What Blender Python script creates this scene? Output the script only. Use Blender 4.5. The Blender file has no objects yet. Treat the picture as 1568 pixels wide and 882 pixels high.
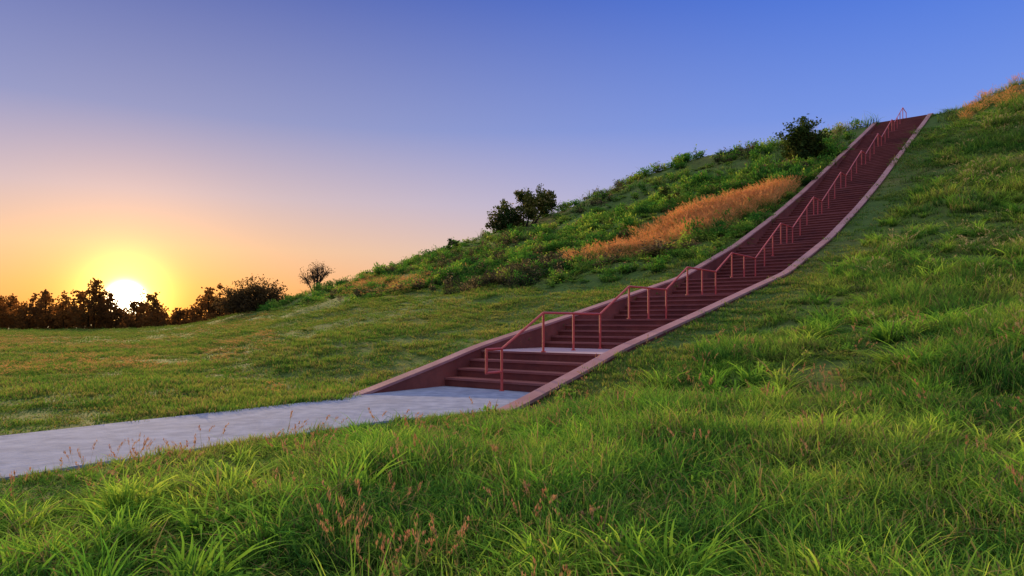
import bpy, math, random
import numpy as np
from mathutils import Vector
random.seed(7); rng=np.random.default_rng(11)
R=math.radians
scene=bpy.context.scene
# ---------------------------------------------------------------- frame of the stairs
OX,OY=0.75,17.0
DX,DY=0.616,0.788
WX,WY=0.788,-0.616
def st2xy(s,t): return OX+s*DX+t*WX, OY+s*DY+t*WY
def xy2st(x,y):
    a=x-OX;b=y-OY
    return a*DX+b*DY, a*WX+b*WY
def sm(a,b,x):
    u=np.clip((np.asarray(x,float)-a)/(b-a),0,1); return u*u*(3-2*u)
# flights: (s0,s1,rise)
flights=[(-1.4,0.0,0.85)]
for a,b in [(2.86,4.45),(7.1,8.7),(11.4,13.0)]: flights.append((a,b,0.85))
for a,b in [(15.9,19.4),(21.4,25.2),(27.0,31.4),(32.8,37.4),(38.8,43.2),(44.6,49.0),(50.2,54.4)]:
    flights.append((a,b,(b-a)*0.55))
Z0=0.03
zs=Z0; ks=[-4.3,-3.9,-1.5]; kz=[-0.03,0.06,0.62]
for a,b,r in flights:
    zs+=r; ks.append(b); kz.append(zs+0.12)
ZTOP=zs
ks+= [58.0]; kz+=[zs+0.10]
_sg=np.linspace(-6,60,1321); _sz=np.interp(_sg,ks,kz)
_k=np.hanning(41); _k/=_k.sum()
_sp=np.convolve(np.pad(_sz,20,mode='edge'),_k,mode='valid')
def S(s): return np.interp(s,_sg,_sp)
# ---------------------------------------------------------------- numpy value noise
_tab=np.random.default_rng(3).random((256,256))
def vn(x,y,sc):
    x=np.asarray(x,float)/sc+100.3; y=np.asarray(y,float)/sc+57.7
    xi=np.floor(x).astype(int); yi=np.floor(y).astype(int); fx=x-xi; fy=y-yi
    fx=fx*fx*(3-2*fx); fy=fy*fy*(3-2*fy)
    g=lambda i,j:_tab[i&255,j&255]
    return (g(xi,yi)*(1-fx)+g(xi+1,yi)*fx)*(1-fy)+(g(xi,yi+1)*(1-fx)+g(xi+1,yi+1)*fx)*fy-0.5
EL=[-40,0,20,40,60,80,100,120,150]; EV=[1,1,.955,.735,.53,.375,.215,.07,0]
KL=[0,12,50,100,160]; KV=[-4.2,-2,14,36,40]
def H(s,t):
    s=np.asarray(s,float); t=np.asarray(t,float)
    L=-t
    E=np.interp(L,EL,EV)
    E=np.where(t>60,1-0.9*sm(60,150,t),E)
    s0=np.interp(L,KL,KV)
    k=(54.4+4.2)/(54.4-s0)
    se=54.4-(54.4-s)*k
    F=S(np.clip(se,-5.9,59))-0.13
    F=np.maximum(F,0.0)
    z=F*E
    away=sm(2.4,6,np.abs(t))
    z=z+0.13*sm(1.25,5.5,t)*sm(6,-6,s)*sm(-80,-30,s)
    z=z+0.45*np.exp(-((s+2.0)/5.0)**2)*sm(3.0,8.5,t)
    z=z+1.0*sm(4.2,8.5,t)*sm(36,54,s)*(1-sm(60,150,t))
    z=z+0.35*sm(2.5,7,t)*sm(4,16,s)*(1-sm(60,150,t))
    hill=sm(0.5,4,z)
    z=z+away*(vn(s,t,1.7)*0.12+vn(s,t,5)*0.22)*(0.5+hill)*sm(-2.5,-5,-np.abs(t))
    z=z+away*hill*(vn(s,t,9)*0.9+vn(t,s,3.3)*0.6)*sm(3,12,np.abs(t))
    return z
# ---------------------------------------------------------------- helpers
def lin(c):
    return tuple(((v/255)/12.92 if v/255<=0.04045 else ((v/255+0.055)/1.055)**2.4) for v in c)
def mesh_obj(name,verts,faces,mats=(),midx=None,attrs=None,smooth=False,link=True):
    me=bpy.data.meshes.new(name)
    me.from_pydata([tuple(map(float,v)) for v in verts],[],[tuple(int(i) for i in f) for f in faces])
    for m in mats: me.materials.append(m)
    if midx is not None: me.polygons.foreach_set('material_index',np.asarray(midx,dtype=np.int32))
    if attrs:
        for k,v in attrs.items():
            a=me.attributes.new(k,'FLOAT','POINT'); a.data.foreach_set('value',np.asarray(v,dtype=np.float32))
    if smooth: me.polygons.foreach_set('use_smooth',[True]*len(me.polygons))
    me.update()
    ob=bpy.data.objects.new(name,me)
    if link: scene.collection.objects.link(ob)
    return ob
class NT:
    def __init__(s,tree): s.t=tree; s.t.nodes.clear()
    def n(s,ty,**kw):
        nd=s.t.nodes.new(ty)
        for k,v in kw.items(): setattr(nd,k,v)
        return nd
    def set(s,sock,v):
        if isinstance(v,bpy.types.NodeSocket): s.t.links.new(v,sock)
        else:
            try: sock.default_value=v
            except Exception: sock.default_value=tuple(v)+(1,)
    def math(s,op,a,b=0,c=0,clamp=False):
        nd=s.t.nodes.new('ShaderNodeMath'); nd.operation=op; nd.use_clamp=clamp
        s.set(nd.inputs[0],a); s.set(nd.inputs[1],b); s.set(nd.inputs[2],c); return nd.outputs[0]
    def mix(s,f,a,b,bt='MIX'):
        nd=s.t.nodes.new('ShaderNodeMix'); nd.data_type='RGBA'; nd.blend_type=bt
        s.set(nd.inputs[0],f)
        for i,v in ((6,a),(7,b)):
            if isinstance(v,bpy.types.NodeSocket): s.t.links.new(v,nd.inputs[i])
            else: nd.inputs[i].default_value=tuple(v)[:3]+(1,)
        return nd.outputs[2]
    def ramp(s,f,stops,interp='LINEAR'):
        nd=s.t.nodes.new('ShaderNodeValToRGB'); nd.color_ramp.interpolation=interp
        e=nd.color_ramp.elements
        while len(e)<len(stops): e.new(0.5)
        for i,(p,c) in enumerate(stops):
            e[i].position=p; e[i].color=tuple(c)[:3]+(1,)
        s.set(nd.inputs[0],f); return nd.outputs[0]
    def noise(s,vec,scale,detail=3,rough=.55):
        nd=s.n('ShaderNodeTexNoise'); nd.inputs['Scale'].default_value=scale
        nd.inputs['Detail'].default_value=detail; nd.inputs['Roughness'].default_value=rough
        if vec is not None: s.t.links.new(vec,nd.inputs['Vector'])
        return nd.outputs['Fac']
def newmat(name):
    m=bpy.data.materials.new(name); m.use_nodes=True
    return m,NT(m.node_tree)
def mapr(N,v,a,b,c=0.,d=1.):
    nd=N.n('ShaderNodeMapRange'); N.set(nd.inputs[0],v)
    for i,x in enumerate((a,b,c,d)): nd.inputs[i+1].default_value=x
    return nd.outputs[0]
# ---------------------------------------------------------------- materials
def foliage_mat(name,base,tipA,tipB,tipC,transl=0.4,dry=(.45,.34,.12),dryamt=0.25,seed=None,nscale=.45):
    m,N=newmat(name)
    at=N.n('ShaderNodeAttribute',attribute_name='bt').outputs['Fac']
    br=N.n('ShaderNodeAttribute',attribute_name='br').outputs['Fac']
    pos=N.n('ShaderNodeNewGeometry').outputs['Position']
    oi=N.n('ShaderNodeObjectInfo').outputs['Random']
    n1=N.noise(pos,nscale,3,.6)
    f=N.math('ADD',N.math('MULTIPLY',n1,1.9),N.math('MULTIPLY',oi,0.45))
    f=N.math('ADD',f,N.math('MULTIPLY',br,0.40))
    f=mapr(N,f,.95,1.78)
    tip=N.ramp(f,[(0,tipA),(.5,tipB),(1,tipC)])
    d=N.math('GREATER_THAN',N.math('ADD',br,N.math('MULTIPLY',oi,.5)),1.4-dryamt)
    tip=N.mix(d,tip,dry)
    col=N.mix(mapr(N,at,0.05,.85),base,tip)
    if seed is not None:
        sd=N.n('ShaderNodeAttribute',attribute_name='seed').outputs['Fac']
        sc=N.mix(br,seed,tuple(min(1,v*1.1+.06) for v in (seed[0],seed[1]*1.2,seed[2])))
        col=N.mix(sd,col,sc)
    dif=N.n('ShaderNodeBsdfDiffuse'); N.set(dif.inputs['Color'],col)
    tr=N.n('ShaderNodeBsdfTranslucent'); N.set(tr.inputs['Color'],col)
    mx=N.n('ShaderNodeMixShader'); mx.inputs[0].default_value=transl
    N.t.links.new(dif.outputs[0],mx.inputs[1]); N.t.links.new(tr.outputs[0],mx.inputs[2])
    out=N.n('ShaderNodeOutputMaterial'); N.t.links.new(mx.outputs[0],out.inputs[0])
    return m
M_grass=foliage_mat('grass_blades',(.025,.055,.012),(.08,.26,.04),(.25,.50,.05),(.66,.76,.10),transl=.45,dryamt=.32)  # dark foot paints occlusion between blades, yellow tips paint golden rim light
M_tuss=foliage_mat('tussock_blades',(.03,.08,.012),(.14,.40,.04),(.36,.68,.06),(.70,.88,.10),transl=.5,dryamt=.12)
M_mown=foliage_mat('mown_grass',(.06,.11,.02),(.12,.33,.035),(.30,.48,.05),(.66,.58,.10),dryamt=.36,transl=.45,dry=(.58,.38,.12))  # dry blades pushed orange to colour warm sunlight into the meadow
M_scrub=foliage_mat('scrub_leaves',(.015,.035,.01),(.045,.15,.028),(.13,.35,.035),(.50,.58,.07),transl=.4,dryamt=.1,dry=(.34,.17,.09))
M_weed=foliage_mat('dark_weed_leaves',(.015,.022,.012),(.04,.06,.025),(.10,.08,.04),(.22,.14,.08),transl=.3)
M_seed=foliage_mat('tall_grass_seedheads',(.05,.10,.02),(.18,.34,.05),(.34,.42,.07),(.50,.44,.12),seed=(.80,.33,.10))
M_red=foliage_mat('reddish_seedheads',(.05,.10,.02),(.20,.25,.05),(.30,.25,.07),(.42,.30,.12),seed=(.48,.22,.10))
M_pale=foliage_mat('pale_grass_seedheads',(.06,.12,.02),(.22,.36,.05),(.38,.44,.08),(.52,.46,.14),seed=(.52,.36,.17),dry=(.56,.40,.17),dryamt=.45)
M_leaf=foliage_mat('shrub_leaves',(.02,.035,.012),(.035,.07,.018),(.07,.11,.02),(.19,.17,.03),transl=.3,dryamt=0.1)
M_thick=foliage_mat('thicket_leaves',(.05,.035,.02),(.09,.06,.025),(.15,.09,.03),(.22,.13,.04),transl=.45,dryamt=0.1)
M_far=foliage_mat('treeline_leaves_glare',(.035,.022,.01),(.07,.035,.012),(.14,.06,.016),(.28,.10,.02),transl=.45,dryamt=0.0,nscale=.12)  # orange-brown carries the sun's glare as leaf colour
def simple(name,colA,colB,scale,rough=.8,bump=.2,detail=6,bscale=60,spec=.3,stain=None):
    m,N=newmat(name)
    pos=N.n('ShaderNodeNewGeometry').outputs['Position']
    n=N.noise(pos,scale,detail,.65); n2=N.noise(pos,bscale,4,.7)
    c=N.mix(mapr(N,n,.3,.7),colA,colB)
    c=N.mix(N.math('MULTIPLY',mapr(N,n2,.35,.75),.35),c,tuple(v*.55 for v in colA))
    if stain:
        n3=N.noise(pos,.6,6,.7)
        c=N.mix(N.math('MULTIPLY',mapr(N,n3,.5,.72),.6),c,stain)
    p=N.n('ShaderNodeBsdfPrincipled'); N.set(p.inputs['Base Color'],c); p.inputs['Roughness'].default_value=rough
    p.inputs['Specular IOR Level'].default_value=spec
    b=N.n('ShaderNodeBump'); b.inputs['Strength'].default_value=bump; b.inputs['Distance'].default_value=.02
    N.set(b.inputs['Height'],n2); N.t.links.new(b.outputs[0],p.inputs['Normal'])
    o=N.n('ShaderNodeOutputMaterial'); N.t.links.new(p.outputs[0],o.inputs[0]); return m
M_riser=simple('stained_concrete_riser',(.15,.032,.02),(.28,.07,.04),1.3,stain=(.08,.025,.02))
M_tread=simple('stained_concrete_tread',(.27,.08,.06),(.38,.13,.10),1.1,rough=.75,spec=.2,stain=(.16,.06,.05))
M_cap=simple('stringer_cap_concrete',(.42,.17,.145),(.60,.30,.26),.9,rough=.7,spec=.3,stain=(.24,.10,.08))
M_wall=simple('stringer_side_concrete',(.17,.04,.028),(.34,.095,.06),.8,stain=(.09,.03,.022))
M_land=simple('landing_concrete_sky_sheen',(.42,.27,.28),(.56,.38,.40),.9,rough=.7,spec=.3)  # paler than the treads: sky reflection put into the first landing's colour
M_path=simple('path_concrete',(.24,.26,.33),(.44,.46,.55),3.5,rough=.95,bump=1.0,bscale=14,detail=10,spec=.05,stain=(.22,.22,.25))
M_rail=simple('painted_rail',(.58,.065,.045),(.72,.11,.07),4,rough=.45,bump=.05,spec=.5)
M_bark=simple('bark',(.05,.03,.02),(.09,.06,.04),3)
M_ground,N=newmat('grassy_soil')
pos=N.n('ShaderNodeNewGeometry').outputs['Position']
a=N.noise(pos,.12,5); b=N.noise(pos,1.3,5,.7); c=N.noise(pos,14,5,.75)
col=N.mix(mapr(N,b,.3,.7),(.045,.09,.018),(.13,.21,.035))
col=N.mix(N.math('MULTIPLY',mapr(N,a,.5,.75),.6),col,(.26,.20,.06))
col=N.mix(N.math('MULTIPLY',mapr(N,c,.5,.8),.6),col,(.12,.07,.035))
p=N.n('ShaderNodeBsdfPrincipled'); N.set(p.inputs['Base Color'],col); p.inputs['Roughness'].default_value=.9
p.inputs['Specular IOR Level'].default_value=.1
bm=N.n('ShaderNodeBump'); bm.inputs['Strength'].default_value=.8; bm.inputs['Distance'].default_value=.06
N.set(bm.inputs['Height'],c); N.t.links.new(bm.outputs[0],p.inputs['Normal'])
o=N.n('ShaderNodeOutputMaterial'); N.t.links.new(p.outputs[0],o.inputs[0])
# ---------------------------------------------------------------- terrain
def axis(lo,hi,near,step,grow,must):
    pts=list(must); pts+=list(np.arange(near[0],near[1],step))
    st=step; x=near[1]
    while x<hi: pts.append(x); st*=grow; x+=st
    pts.append(hi); st=step; x=near[0]
    while x>lo: pts.append(x); st*=grow; x-=st
    pts.append(lo)
    pts=sorted(set(round(float(p),4) for p in pts))
    out=[pts[0]]
    for p in pts[1:]:
        if p-out[-1]>0.06: out.append(p)
        elif p in must: out[-1]=p
    return np.array(out)
sa=axis(-2500,2500,(-14,57),.35,1.07,[-4.6,-4.3,54.4,54.8])
ta=axis(-2500,2500,(-24,16),.35,1.06,[-2.1,-1.9,1.9,2.1])
SS,TT=np.meshgrid(sa,ta,indexing='ij')
ZZ=H(SS,TT)
inside=(np.abs(TT)<=1.91)&(SS>-4.4)&(SS<54.6)
ZZ=np.where(inside,np.minimum(ZZ,np.maximum(S(SS)-1.3,-.4)),ZZ)
pathm=(TT>-1.75)&(TT<1.5)&(SS<=-4.0)&(SS>-90)
ZZ=np.where(pathm,-0.02,ZZ)
XX,YY=st2xy(SS,TT)
ni,nj=SS.shape
V=np.stack([XX.ravel(),YY.ravel(),ZZ.ravel()],1)
I=np.arange(ni*nj).reshape(ni,nj)
Fc=np.stack([I[:-1,:-1].ravel(),I[:-1,1:].ravel(),I[1:,1:].ravel(),I[1:,:-1].ravel()],1)[:,::-1]
mesh_obj('grassy_mound_terrain',V,Fc,[M_ground],smooth=True)
# ---------------------------------------------------------------- path
segs=np.concatenate([np.linspace(-90,-12,60),np.linspace(-11.8,-1.42,70)])
v=[];f=[]
def pr(s): return 1.50+.45*sm(-7.0,-4.6,s)+.12*vn(s,np.full_like(np.asarray(s,float),9.),.7)
for i,s in enumerate(segs):
    l=-1.62-.10*sm(-12,-6,s)-.25*sm(-6,-4.4,s)+.05*float(vn(s,3,.8)) if s<-4.4 else -1.99
    r=float(pr(s)) if s<-4.6 else 1.99
    zt=.03
    for tt,zz in ((l,-.1),(l,zt),((l+r)/2,zt+.01),(r,zt),(r,-.1)):
        x,y=st2xy(s,tt); v.append((x,y,zz))
    if i:
        for k in range(4):
            q=i*5+k; f.append((q-5,q,q+1,q-4))
mesh_obj('concrete_path',v,[tuple(reversed(q)) for q in f],[M_path])
# ---------------------------------------------------------------- stairs
stairs=bpy.data.objects.new('outdoor_staircase',None); scene.collection.objects.link(stairs)
prof=[];pm=[]
z=Z0; HW=1.97
for fi,(a,b,r) in enumerate(flights):
    n=max(1,round((b-a)/0.33)); rh=r/n
    for i in range(n):
        s=a+i*(b-a)/(n-1) if n>1 else b
        z1=z+rh
        prof+= [(s,z),(s,z1-.05),(s-.03,z1-.05),(s-.03,z1)]
        lastmat=2 if (i==n-1 and fi==0) else 1
        pm+= [0,1,1,lastmat]
        z=z1
prof.append((57.5,z))
v=[];f=[];mi=[]
for i,(s,zz) in enumerate(prof):
    for tt in (-HW,HW):
        x,y=st2xy(s,tt); v.append((x,y,zz))
    if i:
        f.append((2*i-2,2*i-1,2*i+1,2*i)); mi.append(pm[i-1] if i-1<len(pm) else 1)
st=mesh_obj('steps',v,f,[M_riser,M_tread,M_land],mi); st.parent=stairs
def sweep(name,t0,t1,top,bot,mat,s0=-4.3,s1=55.2,ds=.25):
    ss=np.arange(s0,s1+.01,ds); v=[];f=[]
    for i,s in enumerate(ss):
        for tt,dz in ((t0,bot),(t0,top),(t1,top),(t1,bot)):
            x,y=st2xy(s,tt); v.append((x,y,float(S(s))+dz))
        if i:
            q=4*i
            for k in range(4): f.append((q-4+k,q-4+(k+1)%4,q+(k+1)%4,q+k))
    n=len(v); f+= [(0,3,2,1),(n-4,n-3,n-2,n-1)]
    o=mesh_obj(name,v,f,[mat]); o.parent=stairs
for sg,nm in ((-1,'left'),(1,'right')):
    a,b=sorted((sg*1.975,sg*2.25))
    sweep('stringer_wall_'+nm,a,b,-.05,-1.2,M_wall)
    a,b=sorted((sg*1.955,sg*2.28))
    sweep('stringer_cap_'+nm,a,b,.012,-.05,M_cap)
def tube(pts,r,V,F,n=8):
    pts=[Vector(p) for p in pts]
    base=len(V)
    for i,p in enumerate(pts):
        d=(pts[min(i+1,len(pts)-1)]-pts[max(i-1,0)]).normalized()
        u=d.cross(Vector((0,0,1)))
        if u.length<.01: u=d.cross(Vector((1,0,0)))
        u.normalize(); w=d.cross(u)
        rr=r[i] if isinstance(r,(list,tuple)) else r
        for k in range(n):
            an=2*math.pi*k/n; V.append(tuple(p+u*math.cos(an)*rr+w*math.sin(an)*rr))
    for i in range(len(pts)-1):
        for k in range(n):
            a=base+i*n+k; b=base+i*n+(k+1)%n; F.append((a,b,b+n,a+n))
    F.append(tuple(base+k for k in range(n))[::-1]); F.append(tuple(base+(len(pts)-1)*n+k for k in range(n)))
RV=[];RF=[]
RH=.98; rr=.031
def P(s,z,t=0.0):
    x,y=st2xy(s,t); return (x,y,z)
zl=Z0; line=[(-2.15,Z0+RH),(-1.6,Z0+RH)]
posts=[(-1.6,Z0)]
for i,(a,b,r) in enumerate(flights):
    if i>0:
        posts+= [((a+flights[i-1][1])/2,zl)] if a-flights[i-1][1]>1.6 else []
        posts+= [(a-.05,zl)]
        line.append((a-.05,zl+RH))
    if b-a>3:
        posts.append((a+(b-a)/3,zl+r/3)); posts.append((a+(b-a)*2/3,zl+r*2/3))
    zl+=r
    posts.append((b+.05,zl)); line.append((b+.05,zl+RH))
line.append((56.3,zl+RH)); posts.append((56.3,zl))
for (s0,z0),(s1,z1) in zip(line[:-1],line[1:]): tube([P(s0,z0),P(s1,z1)],rr,RV,RF)
for s,zz in posts:
    tube([P(s,zz-.1),P(s,zz+RH)],rr,RV,RF)
    tube([P(s,zz-.02),P(s,zz+.025)],rr*2.0,RV,RF,10)
tube([P(-2.15,Z0+RH+.02),P(-2.15,Z0+.45)],rr,RV,RF); tube([P(-2.17,Z0+.45),P(-1.6,Z0+.45)],rr,RV,RF)
rail=mesh_obj('centre_handrail',RV,RF,[M_rail],smooth=False); rail.parent=stairs
# ---------------------------------------------------------------- grass prototypes
def blades(n,rad,hmin,hmax,wmin,wmax,lean,nseg=4,seedhead=False,sh=.3):
    V=[];F=[];bt=[];br=[];sd=[]
    for bi in range(n):
        a=random.random()*6.283; r=rad*math.sqrt(random.random())
        bx,by=r*math.cos(a),r*math.sin(a)
        h=random.uniform(hmin,hmax); w=random.uniform(wmin,wmax)
        la=a+random.gauss(0,1.2); ln=lean*random.random()**.8*h
        dx,dy=math.cos(la),math.sin(la); rb=random.random()
        fa=random.random()*6.283; fx,fy=math.cos(fa),math.sin(fa)
        b0=len(V)
        for k in range(nseg+1):
            u=k/nseg; cx=bx+dx*ln*u**2; cy=by+dy*ln*u**2; cz=h*(u-.35*lean*u**3)
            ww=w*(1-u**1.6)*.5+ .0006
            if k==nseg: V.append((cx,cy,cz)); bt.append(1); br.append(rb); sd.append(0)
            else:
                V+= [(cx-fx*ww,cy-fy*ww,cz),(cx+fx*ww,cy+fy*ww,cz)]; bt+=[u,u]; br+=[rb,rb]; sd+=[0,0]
        for k in range(nseg-1):
            q=b0+2*k; F.append((q,q+1,q+3,q+2))
        q=b0+2*(nseg-1); F.append((q,q+1,q+2))
        if seedhead and random.random()<seedhead:
            for j in range(16):
                u=1-sh*random.random(); cx=bx+dx*ln*u**2; cy=by+dy*ln*u**2; cz=h*(u-.35*lean*u**3)
                L=h*.05; q=len(V); an=random.random()*6.283; ca,sa_=math.cos(an),math.sin(an)
                o=h*.022*random.random()
                cx+=ca*o; cy+=sa_*o
                V+= [(cx,cy,cz),(cx+ca*L*.3-sa_*.005,cy+sa_*L*.3+ca*.005,cz+L*.6),(cx+ca*L*.4,cy+sa_*L*.4,cz+L*1.3),(cx+ca*L*.3+sa_*.005,cy+sa_*L*.3-ca*.005,cz+L*.7)]
                F.append((q,q+1,q+2,q+3)); bt+=[1]*4; br+=[rb]*4; sd+=[1]*4
    return V,F,{'bt':bt,'br':br,'seed':sd}
def leafy(n,rad,h,size):
    V=[];F=[];bt=[];br=[];sd=[]
    stems=[(random.gauss(0,rad*.45),random.gauss(0,rad*.45),h*random.uniform(.5,1)) for _ in range(9)]
    for _ in range(n):
        sx,sy,shh=random.choice(stems); u=random.random()**.7
        c=Vector((sx*(.4+.6*u)+random.gauss(0,rad*.14),sy*(.4+.6*u)+random.gauss(0,rad*.14),shh*u))
        d=Vector((random.gauss(0,1),random.gauss(0,1),random.gauss(.3,.7))).normalized()
        e=d.cross(Vector((random.gauss(0,1),random.gauss(0,1),random.gauss(0,1)))).normalized()
        L=size*random.uniform(.6,1.3); q=len(V); rb=random.random()
        V+= [tuple(c),tuple(c+d*L*.5+e*L*.25),tuple(c+d*L),tuple(c+d*L*.5-e*L*.25)]
        F.append((q,q+1,q+2,q+3)); bt+=[u]*4; br+=[rb]*4; sd+=[0]*4
    return V,F,{'bt':bt,'br':br,'seed':sd}
def protos(cname,mat,gens):
    c=bpy.data.collections.new(cname)
    for i,(V,F,A) in enumerate(gens):
        o=mesh_obj(cname+'_tuft_%d'%i,V,F,[mat],attrs=A,link=False); c.objects.link(o)
    return c
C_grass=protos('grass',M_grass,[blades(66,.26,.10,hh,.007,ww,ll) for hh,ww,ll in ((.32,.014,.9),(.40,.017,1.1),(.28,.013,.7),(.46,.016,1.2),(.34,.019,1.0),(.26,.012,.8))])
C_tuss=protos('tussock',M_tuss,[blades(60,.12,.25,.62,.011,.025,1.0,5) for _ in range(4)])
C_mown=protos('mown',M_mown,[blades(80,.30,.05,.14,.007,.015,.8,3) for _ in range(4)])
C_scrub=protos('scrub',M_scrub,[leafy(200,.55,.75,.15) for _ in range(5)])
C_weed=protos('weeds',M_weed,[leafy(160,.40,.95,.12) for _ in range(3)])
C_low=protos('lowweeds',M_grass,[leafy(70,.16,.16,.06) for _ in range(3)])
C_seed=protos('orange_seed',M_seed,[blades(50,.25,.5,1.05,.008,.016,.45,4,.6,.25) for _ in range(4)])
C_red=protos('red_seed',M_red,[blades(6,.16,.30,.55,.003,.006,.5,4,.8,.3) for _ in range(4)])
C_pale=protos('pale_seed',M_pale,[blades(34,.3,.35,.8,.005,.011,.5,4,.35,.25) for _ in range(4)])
def gn_scatter(name,pts,rots,scl,coll):
    n=len(pts)
    me=bpy.data.meshes.new(name); me.vertices.add(n); me.vertices.foreach_set('co',np.asarray(pts,dtype=np.float32).ravel())
    a=me.attributes.new('rot','FLOAT_VECTOR','POINT'); a.data.foreach_set('vector',np.asarray(rots,dtype=np.float32).ravel())
    a=me.attributes.new('scl','FLOAT_VECTOR','POINT'); a.data.foreach_set('vector',np.asarray(scl,dtype=np.float32).ravel())
    ob=bpy.data.objects.new(name,me); scene.collection.objects.link(ob)
    ng=bpy.data.node_groups.new(name+'_gn','GeometryNodeTree')
    ng.interface.new_socket('Geometry',in_out='INPUT',socket_type='NodeSocketGeometry')
    ng.interface.new_socket('Geometry',in_out='OUTPUT',socket_type='NodeSocketGeometry')
    gi=ng.nodes.new('NodeGroupInput'); go=ng.nodes.new('NodeGroupOutput')
    ci=ng.nodes.new('GeometryNodeCollectionInfo'); ci.inputs['Collection'].default_value=coll
    ci.inputs['Separate Children'].default_value=True; ci.inputs['Reset Children'].default_value=True
    ip=ng.nodes.new('GeometryNodeInstanceOnPoints'); ip.inputs['Pick Instance'].default_value=True
    ri=ng.nodes.new('FunctionNodeRandomValue'); ri.data_type='INT'
    for s_ in ri.inputs:
        if s_.type=='INT' and s_.name=='Min': s_.default_value=0
        if s_.type=='INT' and s_.name=='Max': s_.default_value=len(coll.objects)-1
    ro=[o for o in ri.outputs if o.type=='INT'][0]
    def na(nm):
        x=ng.nodes.new('GeometryNodeInputNamedAttribute'); x.data_type='FLOAT_VECTOR'; x.inputs['Name'].default_value=nm
        return [o for o in x.outputs if o.enabled and o.name=='Attribute'][0]
    L=ng.links.new
    L(gi.outputs[0],ip.inputs['Points']); L(ci.outputs[0],ip.inputs['Instance'])
    L(ro,ip.inputs['Instance Index']); L(na('rot'),ip.inputs['Rotation']); L(na('scl'),ip.inputs['Scale'])
    L(ip.outputs[0],go.inputs[0])
    md=ob.modifiers.new('scatter','NODES'); md.node_group=ng
    return ob
def polar(r0,r1,dens,half=46):
    h=R(half); area=h*(r1*r1-r0*r0); n=int(area*dens)
    r=np.sqrt(rng.uniform(r0*r0,r1*r1,n)); a=rng.uniform(-h,h,n)
    return r*np.sin(a),r*np.cos(a)
def free(s,t,m=0.0):
    onstair=(np.abs(t)<2.27+m)&(s>-4.4)&(s<56)
    onpath=(s<=-4.3)&(t>-1.66-m)&(t<pr(s)+m-.02)
    return ~(onstair|onpath)
def place(x,y,s,t,sxy,sz,tilt=.15,sink=.02):
    z=H(s,t)-sink; n=len(x)
    rots=np.stack([rng.normal(0,tilt,n),rng.normal(0,tilt,n),rng.uniform(0,6.28,n)],1)
    return np.stack([x,y,z],1),rots,np.stack([sxy,sxy,sz],1)
bins=[(1.5,6,52),(6,10,32),(10,16,17),(16,30,7.5),(30,60,2.8),(60,185,.6)]
acc={k:[] for k in 'gmtsoplwr'}
for r0,r1,dn in bins:
    x,y=polar(r0,r1,dn); s,t=xy2st(x,y); k=(free(s,t,.03)&(s<62))|(free(s,t)&(t<-90)); x,y,s,t=x[k],y[k],s[k],t[k]
    r=np.hypot(x,y); n=len(x)
    wide=np.interp(r,[0,12,30,60,190],[.85,1.1,1.7,2.8,5.5])
    nz=vn(s,t,2.2)+vn(t,s,.8)*.6
    mown=((t<0)&(s<15+vn(t,s,6)*3+np.maximum(0,-t-12)*.42))|((t>0)&(t<2.2+2.0*sm(-8,0,s)+nz*1.6)&(s>-6)&(s<40))
    mown|=(t>0)&(s<-4)&(t<2.15+.5*nz)
    hill=(~mown)&(t<-2)
    right=(~mown)&(~hill)
    rm=rng.random(n)
    keep=mown
    wm=np.where((t>0)&(s<-3),.6,1.0)*wide
    acc['m'].append(place(x[keep],y[keep],s[keep],t[keep],wm[keep],(1+nz[keep]*1.3)*np.interp(r[keep],[0,60],[1,1.6])))
    keep=right|(hill&(rm<.45))
    hz=np.clip(.95+nz*1.8,.25,2.1)*np.where(hill,1.2,1)*np.where(hill,1,.55+.45*sm(2,4.5,t))
    acc['g'].append(place(x[keep],y[keep],s[keep],t[keep],wide[keep],hz[keep]*np.interp(r[keep],[0,12,30,60],[.95,1.15,1.5,1.9]),tilt=.2))
    keep=hill&(rm>.42)&(s<58)
    f=np.interp(r,[0,30,60,190],[.6,.75,1.2,2.8])
    acc['s'].append(place(x[keep],y[keep],s[keep],t[keep],f[keep],np.clip(.75+nz[keep]*2.0,.12,2.3)*np.interp(r[keep],[0,60,120],[.8,1,1.2])))
    keep=right&(rm<np.clip(.05+.45*sm(.0,.35,vn(s,t,6)+.1*sm(10,30,s)),0,1)*sm(-2,10,s)*sm(4,7,t))
    acc['p'].append(place(x[keep],y[keep],s[keep],t[keep],wide[keep]**.6,np.clip(.8+nz[keep]*.5,.4,1.4)))
x,y=polar(2.6,9,5.0); s,t=xy2st(x,y); k=free(s,t,.8)&((vn(s,t,1.4)>.02)|(rng.random(len(x))<.12)); x,y,s,t=x[k],y[k],s[k],t[k]
nn=len(x); acc['t'].append(place(x,y,s,t,rng.uniform(.6,1.3,nn),rng.uniform(.5,1.1,nn)*(.6+.4*sm(1.5,4.5,t))))
x,y=polar(9,45,.6); s,t=xy2st(x,y); k=free(s,t,.3)&(t>4); x,y,s,t=x[k],y[k],s[k],t[k]
nn=len(x); acc['t'].append(place(x,y,s,t,rng.uniform(.8,2.0,nn),rng.uniform(.7,1.4,nn)))
x,y=polar(2.5,14,1.2); s,t=xy2st(x,y); k=free(s,t,.1)&(vn(s,t,1.1)>.0)&(t>2); x,y,s,t=x[k],y[k],s[k],t[k]
nn=len(x); acc['l'].append(place(x,y,s,t,rng.uniform(.6,1.1,nn),rng.uniform(.8,1.5,nn)))
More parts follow.
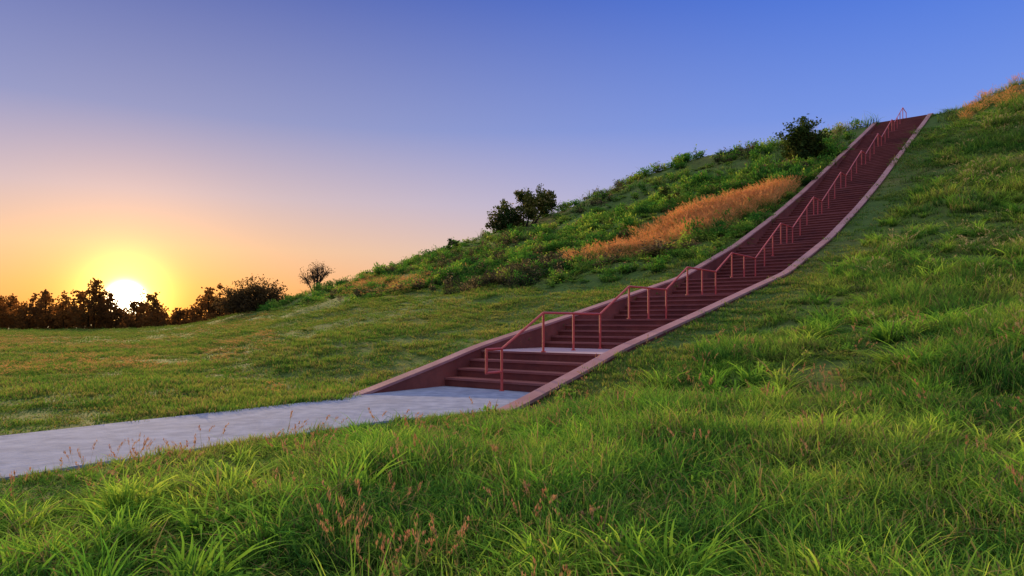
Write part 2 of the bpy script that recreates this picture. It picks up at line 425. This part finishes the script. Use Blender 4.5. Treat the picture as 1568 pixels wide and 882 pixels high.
# thin seed stalks through the near meadow
x,y=polar(3,16,.5); s,t=xy2st(x,y); k=free(s,t,.1)&(t>2.2); x,y,s,t=x[k],y[k],s[k],t[k]
nn=len(x); acc['r'].append(place(x,y,s,t,rng.uniform(.6,1.1,nn),rng.uniform(.8,1.3,nn)))
# orange band on the slope by the stairs
n=1500; u=rng.beta(1.7,1.2,n); s=20.5+u*11.5+rng.normal(0,1.1,n); t=-10.8+u*6.9+rng.normal(0,1.0,n)*(1.8-.9*u)
k=t<-2.9; s,t=s[k],t[k]; n=len(s)
x,y=st2xy(s,t); acc['o'].append(place(x,y,s,t,rng.uniform(.8,1.5,n),rng.uniform(.55,1.3,n)))
n=260; s=rng.uniform(46,57,n); t=rng.uniform(5,24,n); x,y=st2xy(s,t); acc['o'].append(place(x,y,s,t,rng.uniform(.9,1.5,n),rng.uniform(.5,1.1,n)))
n=220; t=rng.uniform(-62,-26,n); s=17+(-t-14)*.55+rng.normal(0,1.6,n); x,y=st2xy(s,t); acc['o'].append(place(x,y,s,t,rng.uniform(1.5,2.4,n),rng.uniform(.4,.8,n)))
# orange tufts colouring the low sun's warm glow into the far meadow
n=2200; y=rng.uniform(15,105,n); x=y*rng.uniform(-.85,-.34,n); s,t=xy2st(x,y); k=((vn(x,y,7)+.5*vn(y,x,2)>.0))&free(s,t,.3); x,y,s,t=x[k],y[k],s[k],t[k]; n=len(x)
acc['o'].append(place(x,y,s,t,rng.uniform(.8,1.6,n)*np.interp(y,[15,60],[.6,1.4]),rng.uniform(.10,.28,n)))
n=60; s=rng.uniform(48,54,n); t=rng.uniform(-9,-4,n); x,y=st2xy(s,t); acc['p'].append(place(x,y,s,t,rng.uniform(.9,1.5,n),rng.uniform(.8,2.0,n)))
# dark weeds
n=170; s=rng.normal(20,2.5,n); t=rng.normal(-15,2.5,n); x,y=st2xy(s,t); acc['w'].append(place(x,y,s,t,rng.uniform(.7,1.4,n),rng.uniform(.6,1.3,n)))
n=900; s=rng.uniform(14,54,n); t=rng.uniform(-60,-4,n); k=(vn(s,t,5)+.4*vn(t,s,1.7)>.12)&(s>14+np.maximum(0,-t-12)*.42); s,t=s[k],t[k]; n=len(s); x,y=st2xy(s,t); acc['w'].append(place(x,y,s,t,rng.uniform(.9,2.0,n),rng.uniform(.5,1.3,n)))
# seed stalks: path verge and foreground
for (X_,Y_,rad_,n) in [(-3.9,7.2,.8,12),(-3.0,7.8,.6,8),(-2.9,6.3,.8,5),(-.55,3.9,.25,5),(.35,4.1,.25,3),(3,8,2,10),(5,8,2,14),(1.5,5.6,1.2,4)]:
    x=X_+rng.normal(0,rad_,n); y=Y_+rng.normal(0,rad_,n); s,t=xy2st(x,y); k=free(s,t,.08); x,y,s,t=x[k],y[k],s[k],t[k]; n=len(x)
    acc['r'].append(place(x,y,s,t,rng.uniform(.5,1.0,n),rng.uniform(.6,1.05,n)))
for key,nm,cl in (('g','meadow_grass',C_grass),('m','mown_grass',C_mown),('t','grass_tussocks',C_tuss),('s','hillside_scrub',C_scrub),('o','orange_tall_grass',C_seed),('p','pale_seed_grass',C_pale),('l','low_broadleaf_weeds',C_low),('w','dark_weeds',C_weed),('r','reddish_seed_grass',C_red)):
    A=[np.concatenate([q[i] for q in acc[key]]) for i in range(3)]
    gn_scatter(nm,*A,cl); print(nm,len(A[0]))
# ---------------------------------------------------------------- shrubs and trees
def tree(name,s,t,lobes,nleaf,lsize,mat,twigs=3,trunk=.12,sparse=1.0,sc=1.0):
    x0,y0=st2xy(s,t); z0=float(H(s,t))-.2
    V=[];F=[];tips=[]
    for (dx,dz,dy,r) in lobes:
        dx*=sc;dz*=sc;dy*=sc;r*=sc
        c=Vector((x0+dx,y0+dy,z0+dz)); b=Vector((x0+dx*.25,y0+dy*.25,z0))
        mid=b.lerp(c,.5)+Vector((random.gauss(0,.1)*r,random.gauss(0,.1)*r,0))
        tube([b,mid,c],[trunk,trunk*.6,trunk*.3],V,F,6)
        for _ in range(int(twigs*r*3)):
            d=Vector((random.gauss(0,1),random.gauss(0,1),random.gauss(.15,.8))).normalized()*r*random.uniform(.5,1.25)
            e=c+d; m=mid.lerp(c,random.random())
            tube([m,m.lerp(e,.5)+Vector((0,0,.06*r)),e],[trunk*.3,trunk*.18,.012],V,F,4)
            tips.append((e,r)); tips.append((m.lerp(e,.6),r))
    nb=len(F); bt=[.3]*len(V); br=[.5]*len(V)
    for _ in range(nleaf):
        e,r=random.choice(tips)
        g_=r*.15*sparse
        c=e+Vector((random.gauss(0,g_),random.gauss(0,g_),random.gauss(0,g_*.8)))
        if c.z<z0+.1: continue
        d=Vector((random.gauss(0,1),random.gauss(0,1),random.gauss(0,1))).normalized()
        w=d.cross(Vector((random.gauss(0,1),random.gauss(0,1),random.gauss(0,1)))).normalized()
        L=lsize*random.uniform(.6,1.4); q=len(V)
        V+= [tuple(c),tuple(c+d*L*.5+w*L*.32),tuple(c+d*L),tuple(c+d*L*.5-w*L*.32)]
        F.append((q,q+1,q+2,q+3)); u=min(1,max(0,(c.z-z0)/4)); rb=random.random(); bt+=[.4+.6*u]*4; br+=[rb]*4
    mi=[0]*nb+[1]*(len(F)-nb)
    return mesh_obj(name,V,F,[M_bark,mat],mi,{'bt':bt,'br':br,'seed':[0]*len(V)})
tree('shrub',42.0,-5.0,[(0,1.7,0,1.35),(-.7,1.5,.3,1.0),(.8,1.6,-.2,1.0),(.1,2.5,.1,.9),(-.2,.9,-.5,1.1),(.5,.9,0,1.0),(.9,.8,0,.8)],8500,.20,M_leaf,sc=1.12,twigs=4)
tree('large_shrub',48.5,-37.2,[(-2.7,1.2,0,1.4),(-2.0,2.4,0,1.3),(-1.2,1.3,0,1.4),(1.2,3.6,0,1.4),(2.5,4.2,.5,1.2),(.6,2.2,-.8,1.5),(-3.3,.7,.4,1.1),(2.7,2.9,0,1.1),(-.1,4.2,0,.9),(3.4,3.4,0,.9)],12000,.24,M_leaf,twigs=5,sc=.92)
tree('small_bare_tree',53,-82.3,[(0,2.6,0,1.5),(-1.5,2.3,0,1.3),(1.4,3.1,0,1.3),(.3,4.0,.3,1.1),(-.7,3.4,.3,1.1)],1100,.20,M_thick,twigs=9,trunk=.14,sc=1.05)
tree('broad_thicket',49,-94.0,[(-4.4,1.8,0,2.2),(-2.2,3.0,0,2.4),(.6,3.9,0,2.4),(3.2,3.4,0,2.4),(4.6,1.8,0,1.9),(0,1.6,-1,2.8),(-3,1.2,0,2.2),(2,1.5,0,2.4)],10000,.34,M_thick,twigs=8,trunk=.16,sparse=.9,sc=.93)
tree('weed_clump',33,-12,[(0,.9,0,.5),(.3,1.4,0,.35)],500,.14,M_leaf,trunk=.03)
tree('weed_clump',36,-13.5,[(0,.8,0,.6),(-.3,1.2,0,.4)],500,.14,M_leaf,trunk=.03)
tree('weed_clump',50,-50,[(0,1.0,0,.8),(.6,.9,0,.7)],700,.2,M_leaf,trunk=.03)
# distant treeline: one object
V=[];F=[];bt=[];br=[]
pxs=[-900,-500,-300,-100,0,25,40,60,85,100,120,132,150,168,178,186,200,212,225,238,246,262,280,300,315,335,350,420,500,800]
pyt=[450,440,448,452,456,454,464,444,456,448,442,424,424,432,466,474,474,452,446,452,474,478,474,466,438,438,464,482,485,488]
for i in range(480):
    px=-900+1700*(i/480)+random.uniform(-4,4)
    low=i%3==0
    D=random.uniform(160,195) if not low else random.uniform(158,172)
    top=(495-np.interp(px,pxs,pyt))/1045*168+1.6
    X=(px-784)/1045*D
    ht=top*random.choice([.65,.8,.92,1.0,1.08])*D/170*(.6 if low else 1); rad=random.uniform(1.5,3.0)*min(1,ht/6)*(1.5 if low else 1)
    if not low: tube([(X,D,-.2),(X+random.gauss(0,.2),D,ht*.8)],[.22,.08],V,F,5)
    n=len(V)-len(bt); bt+=[.3]*n; br+=[.2]*n
    nl=int(270*min(1.6,ht/6)) if not low else 200
    cl=[(random.gauss(0,rad*.5),random.gauss(0,rad*.5),ht*random.uniform(.0 if low else .1,.95)) for _ in range(20)]
    for _ in range(nl):
        cx,cy,cz=random.choice(cl); tp=1-.7*max(0,(cz/ht-.45))
        c=Vector((X+cx*tp+random.gauss(0,rad*.16),D+cy+random.gauss(0,rad*.16),cz+random.gauss(0,rad*.14)))
        d=Vector((random.gauss(0,1),random.gauss(0,.6),random.gauss(0,1))).normalized(); w=d.cross(Vector((random.gauss(0,.4),1,random.gauss(0,.4)))).normalized()
        L=random.uniform(.35,.75)*(1.3 if low else 1); q=len(V)
        V+= [tuple(c),tuple(c+d*L*.5+w*L*.35),tuple(c+d*L),tuple(c+d*L*.5-w*L*.35)]
        F.append((q,q+1,q+2,q+3)); rb=random.random(); bt+=[.9]*4; br+=[rb]*4
mesh_obj('distant_treeline',V,F,[M_far],None,{'bt':bt,'br':br,'seed':[0]*len(V)})
# ---------------------------------------------------------------- world
AZ=R(-29.5); EL_=R(1.75)
sun=Vector((math.sin(AZ)*math.cos(EL_),math.cos(AZ)*math.cos(EL_),math.sin(EL_)))
w=bpy.data.worlds.new('World'); scene.world=w; w.use_nodes=True
N=NT(w.node_tree)
tc=N.n('ShaderNodeTexCoord').outputs['Generated']
nm=N.n('ShaderNodeVectorMath',operation='NORMALIZE'); N.t.links.new(tc,nm.inputs[0]); d=nm.outputs[0]
sx=N.n('ShaderNodeSeparateXYZ'); N.t.links.new(d,sx.inputs[0])
zc=sx.outputs[2]
ZENITH_FILL=(.98,.95,.93)  # overhead sky brightened beyond dusk, added as fill light for the ground
right=N.ramp(zc,[(0,lin((228,205,205))),(.07,lin((200,195,218))),(.16,lin((160,175,228))),(.27,lin((114,147,230))),(.43,lin((66,112,217))),(.60,lin((115,148,220))),(1,ZENITH_FILL)])
left=N.ramp(zc,[(0,lin((250,150,62))),(.05,lin((249,178,108))),(.10,lin((240,194,152))),(.17,lin((208,186,190))),(.27,lin((146,152,196))),(.43,lin((90,107,178))),(.60,lin((125,143,205))),(1,ZENITH_FILL)])
cb=N.n('ShaderNodeCombineXYZ'); N.t.links.new(sx.outputs[0],cb.inputs[0]); N.t.links.new(sx.outputs[1],cb.inputs[1])
hn=N.n('ShaderNodeVectorMath',operation='NORMALIZE'); N.t.links.new(cb.outputs[0],hn.inputs[0])
dh=N.n('ShaderNodeVectorMath',operation='DOT_PRODUCT'); N.t.links.new(hn.outputs[0],dh.inputs[0]); dh.inputs[1].default_value=(math.sin(AZ),math.cos(AZ),0)
fa=N.math('POWER',mapr(N,dh.outputs['Value'],.4,1),2.0)
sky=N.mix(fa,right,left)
dt=N.n('ShaderNodeVectorMath',operation='DOT_PRODUCT'); N.t.links.new(d,dt.inputs[0]); dt.inputs[1].default_value=tuple(sun)
dd=N.math('MAXIMUM',dt.outputs['Value'],0)
def glow(prev,pw,amt,colr):
    g_=N.math('MULTIPLY',N.math('POWER',dd,pw),amt)
    c=N.n('ShaderNodeVectorMath',operation='SCALE'); c.inputs[0].default_value=colr; N.set(c.inputs['Scale'],g_)
    a_=N.n('ShaderNodeVectorMath',operation='ADD'); N.set(a_.inputs[0],prev); N.t.links.new(c.outputs[0],a_.inputs[1]); return a_.outputs[0]
sky=glow(sky,14000,60,(1,.88,.6)); sky=glow(sky,1000,2.4,(1,.62,.14)); sky=glow(sky,130,.42,(1,.44,.03))
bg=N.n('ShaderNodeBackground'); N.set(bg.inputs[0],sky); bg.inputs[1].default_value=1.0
ns=N.n('ShaderNodeTexSky',sky_type='NISHITA'); ns.sun_disc=False; ns.sun_elevation=EL_; ns.sun_rotation=AZ
bg2=N.n('ShaderNodeBackground'); N.t.links.new(ns.outputs[0],bg2.inputs[0]); bg2.inputs[1].default_value=.008
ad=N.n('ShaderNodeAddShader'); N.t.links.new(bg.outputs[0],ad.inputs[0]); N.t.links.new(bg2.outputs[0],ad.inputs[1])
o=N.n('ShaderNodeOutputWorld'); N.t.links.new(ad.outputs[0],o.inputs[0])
# ---------------------------------------------------------------- sun lamp
ld=bpy.data.lights.new('sun','SUN'); ld.energy=5; ld.angle=R(1.0); ld.color=(1,.70,.36)
lo=bpy.data.objects.new('sun',ld); scene.collection.objects.link(lo)
e2=R(10); sd=Vector((math.sin(AZ)*math.cos(e2),math.cos(AZ)*math.cos(e2),math.sin(e2)))
lo.rotation_euler=(-sd).to_track_quat('-Z','Y').to_euler(); lo.location=(-60,100,30)
# ---------------------------------------------------------------- camera
cd=bpy.data.cameras.new('camera'); cd.lens=24; cd.sensor_width=36; cd.shift_y=54/1568; cd.clip_start=.05; cd.clip_end=6000
co=bpy.data.objects.new('camera',cd); scene.collection.objects.link(co); co.location=(0,0,1.6); co.rotation_euler=(R(90),0,0)
scene.camera=co
scene.view_settings.view_transform='Standard'; scene.view_settings.look='None'; scene.view_settings.exposure=0
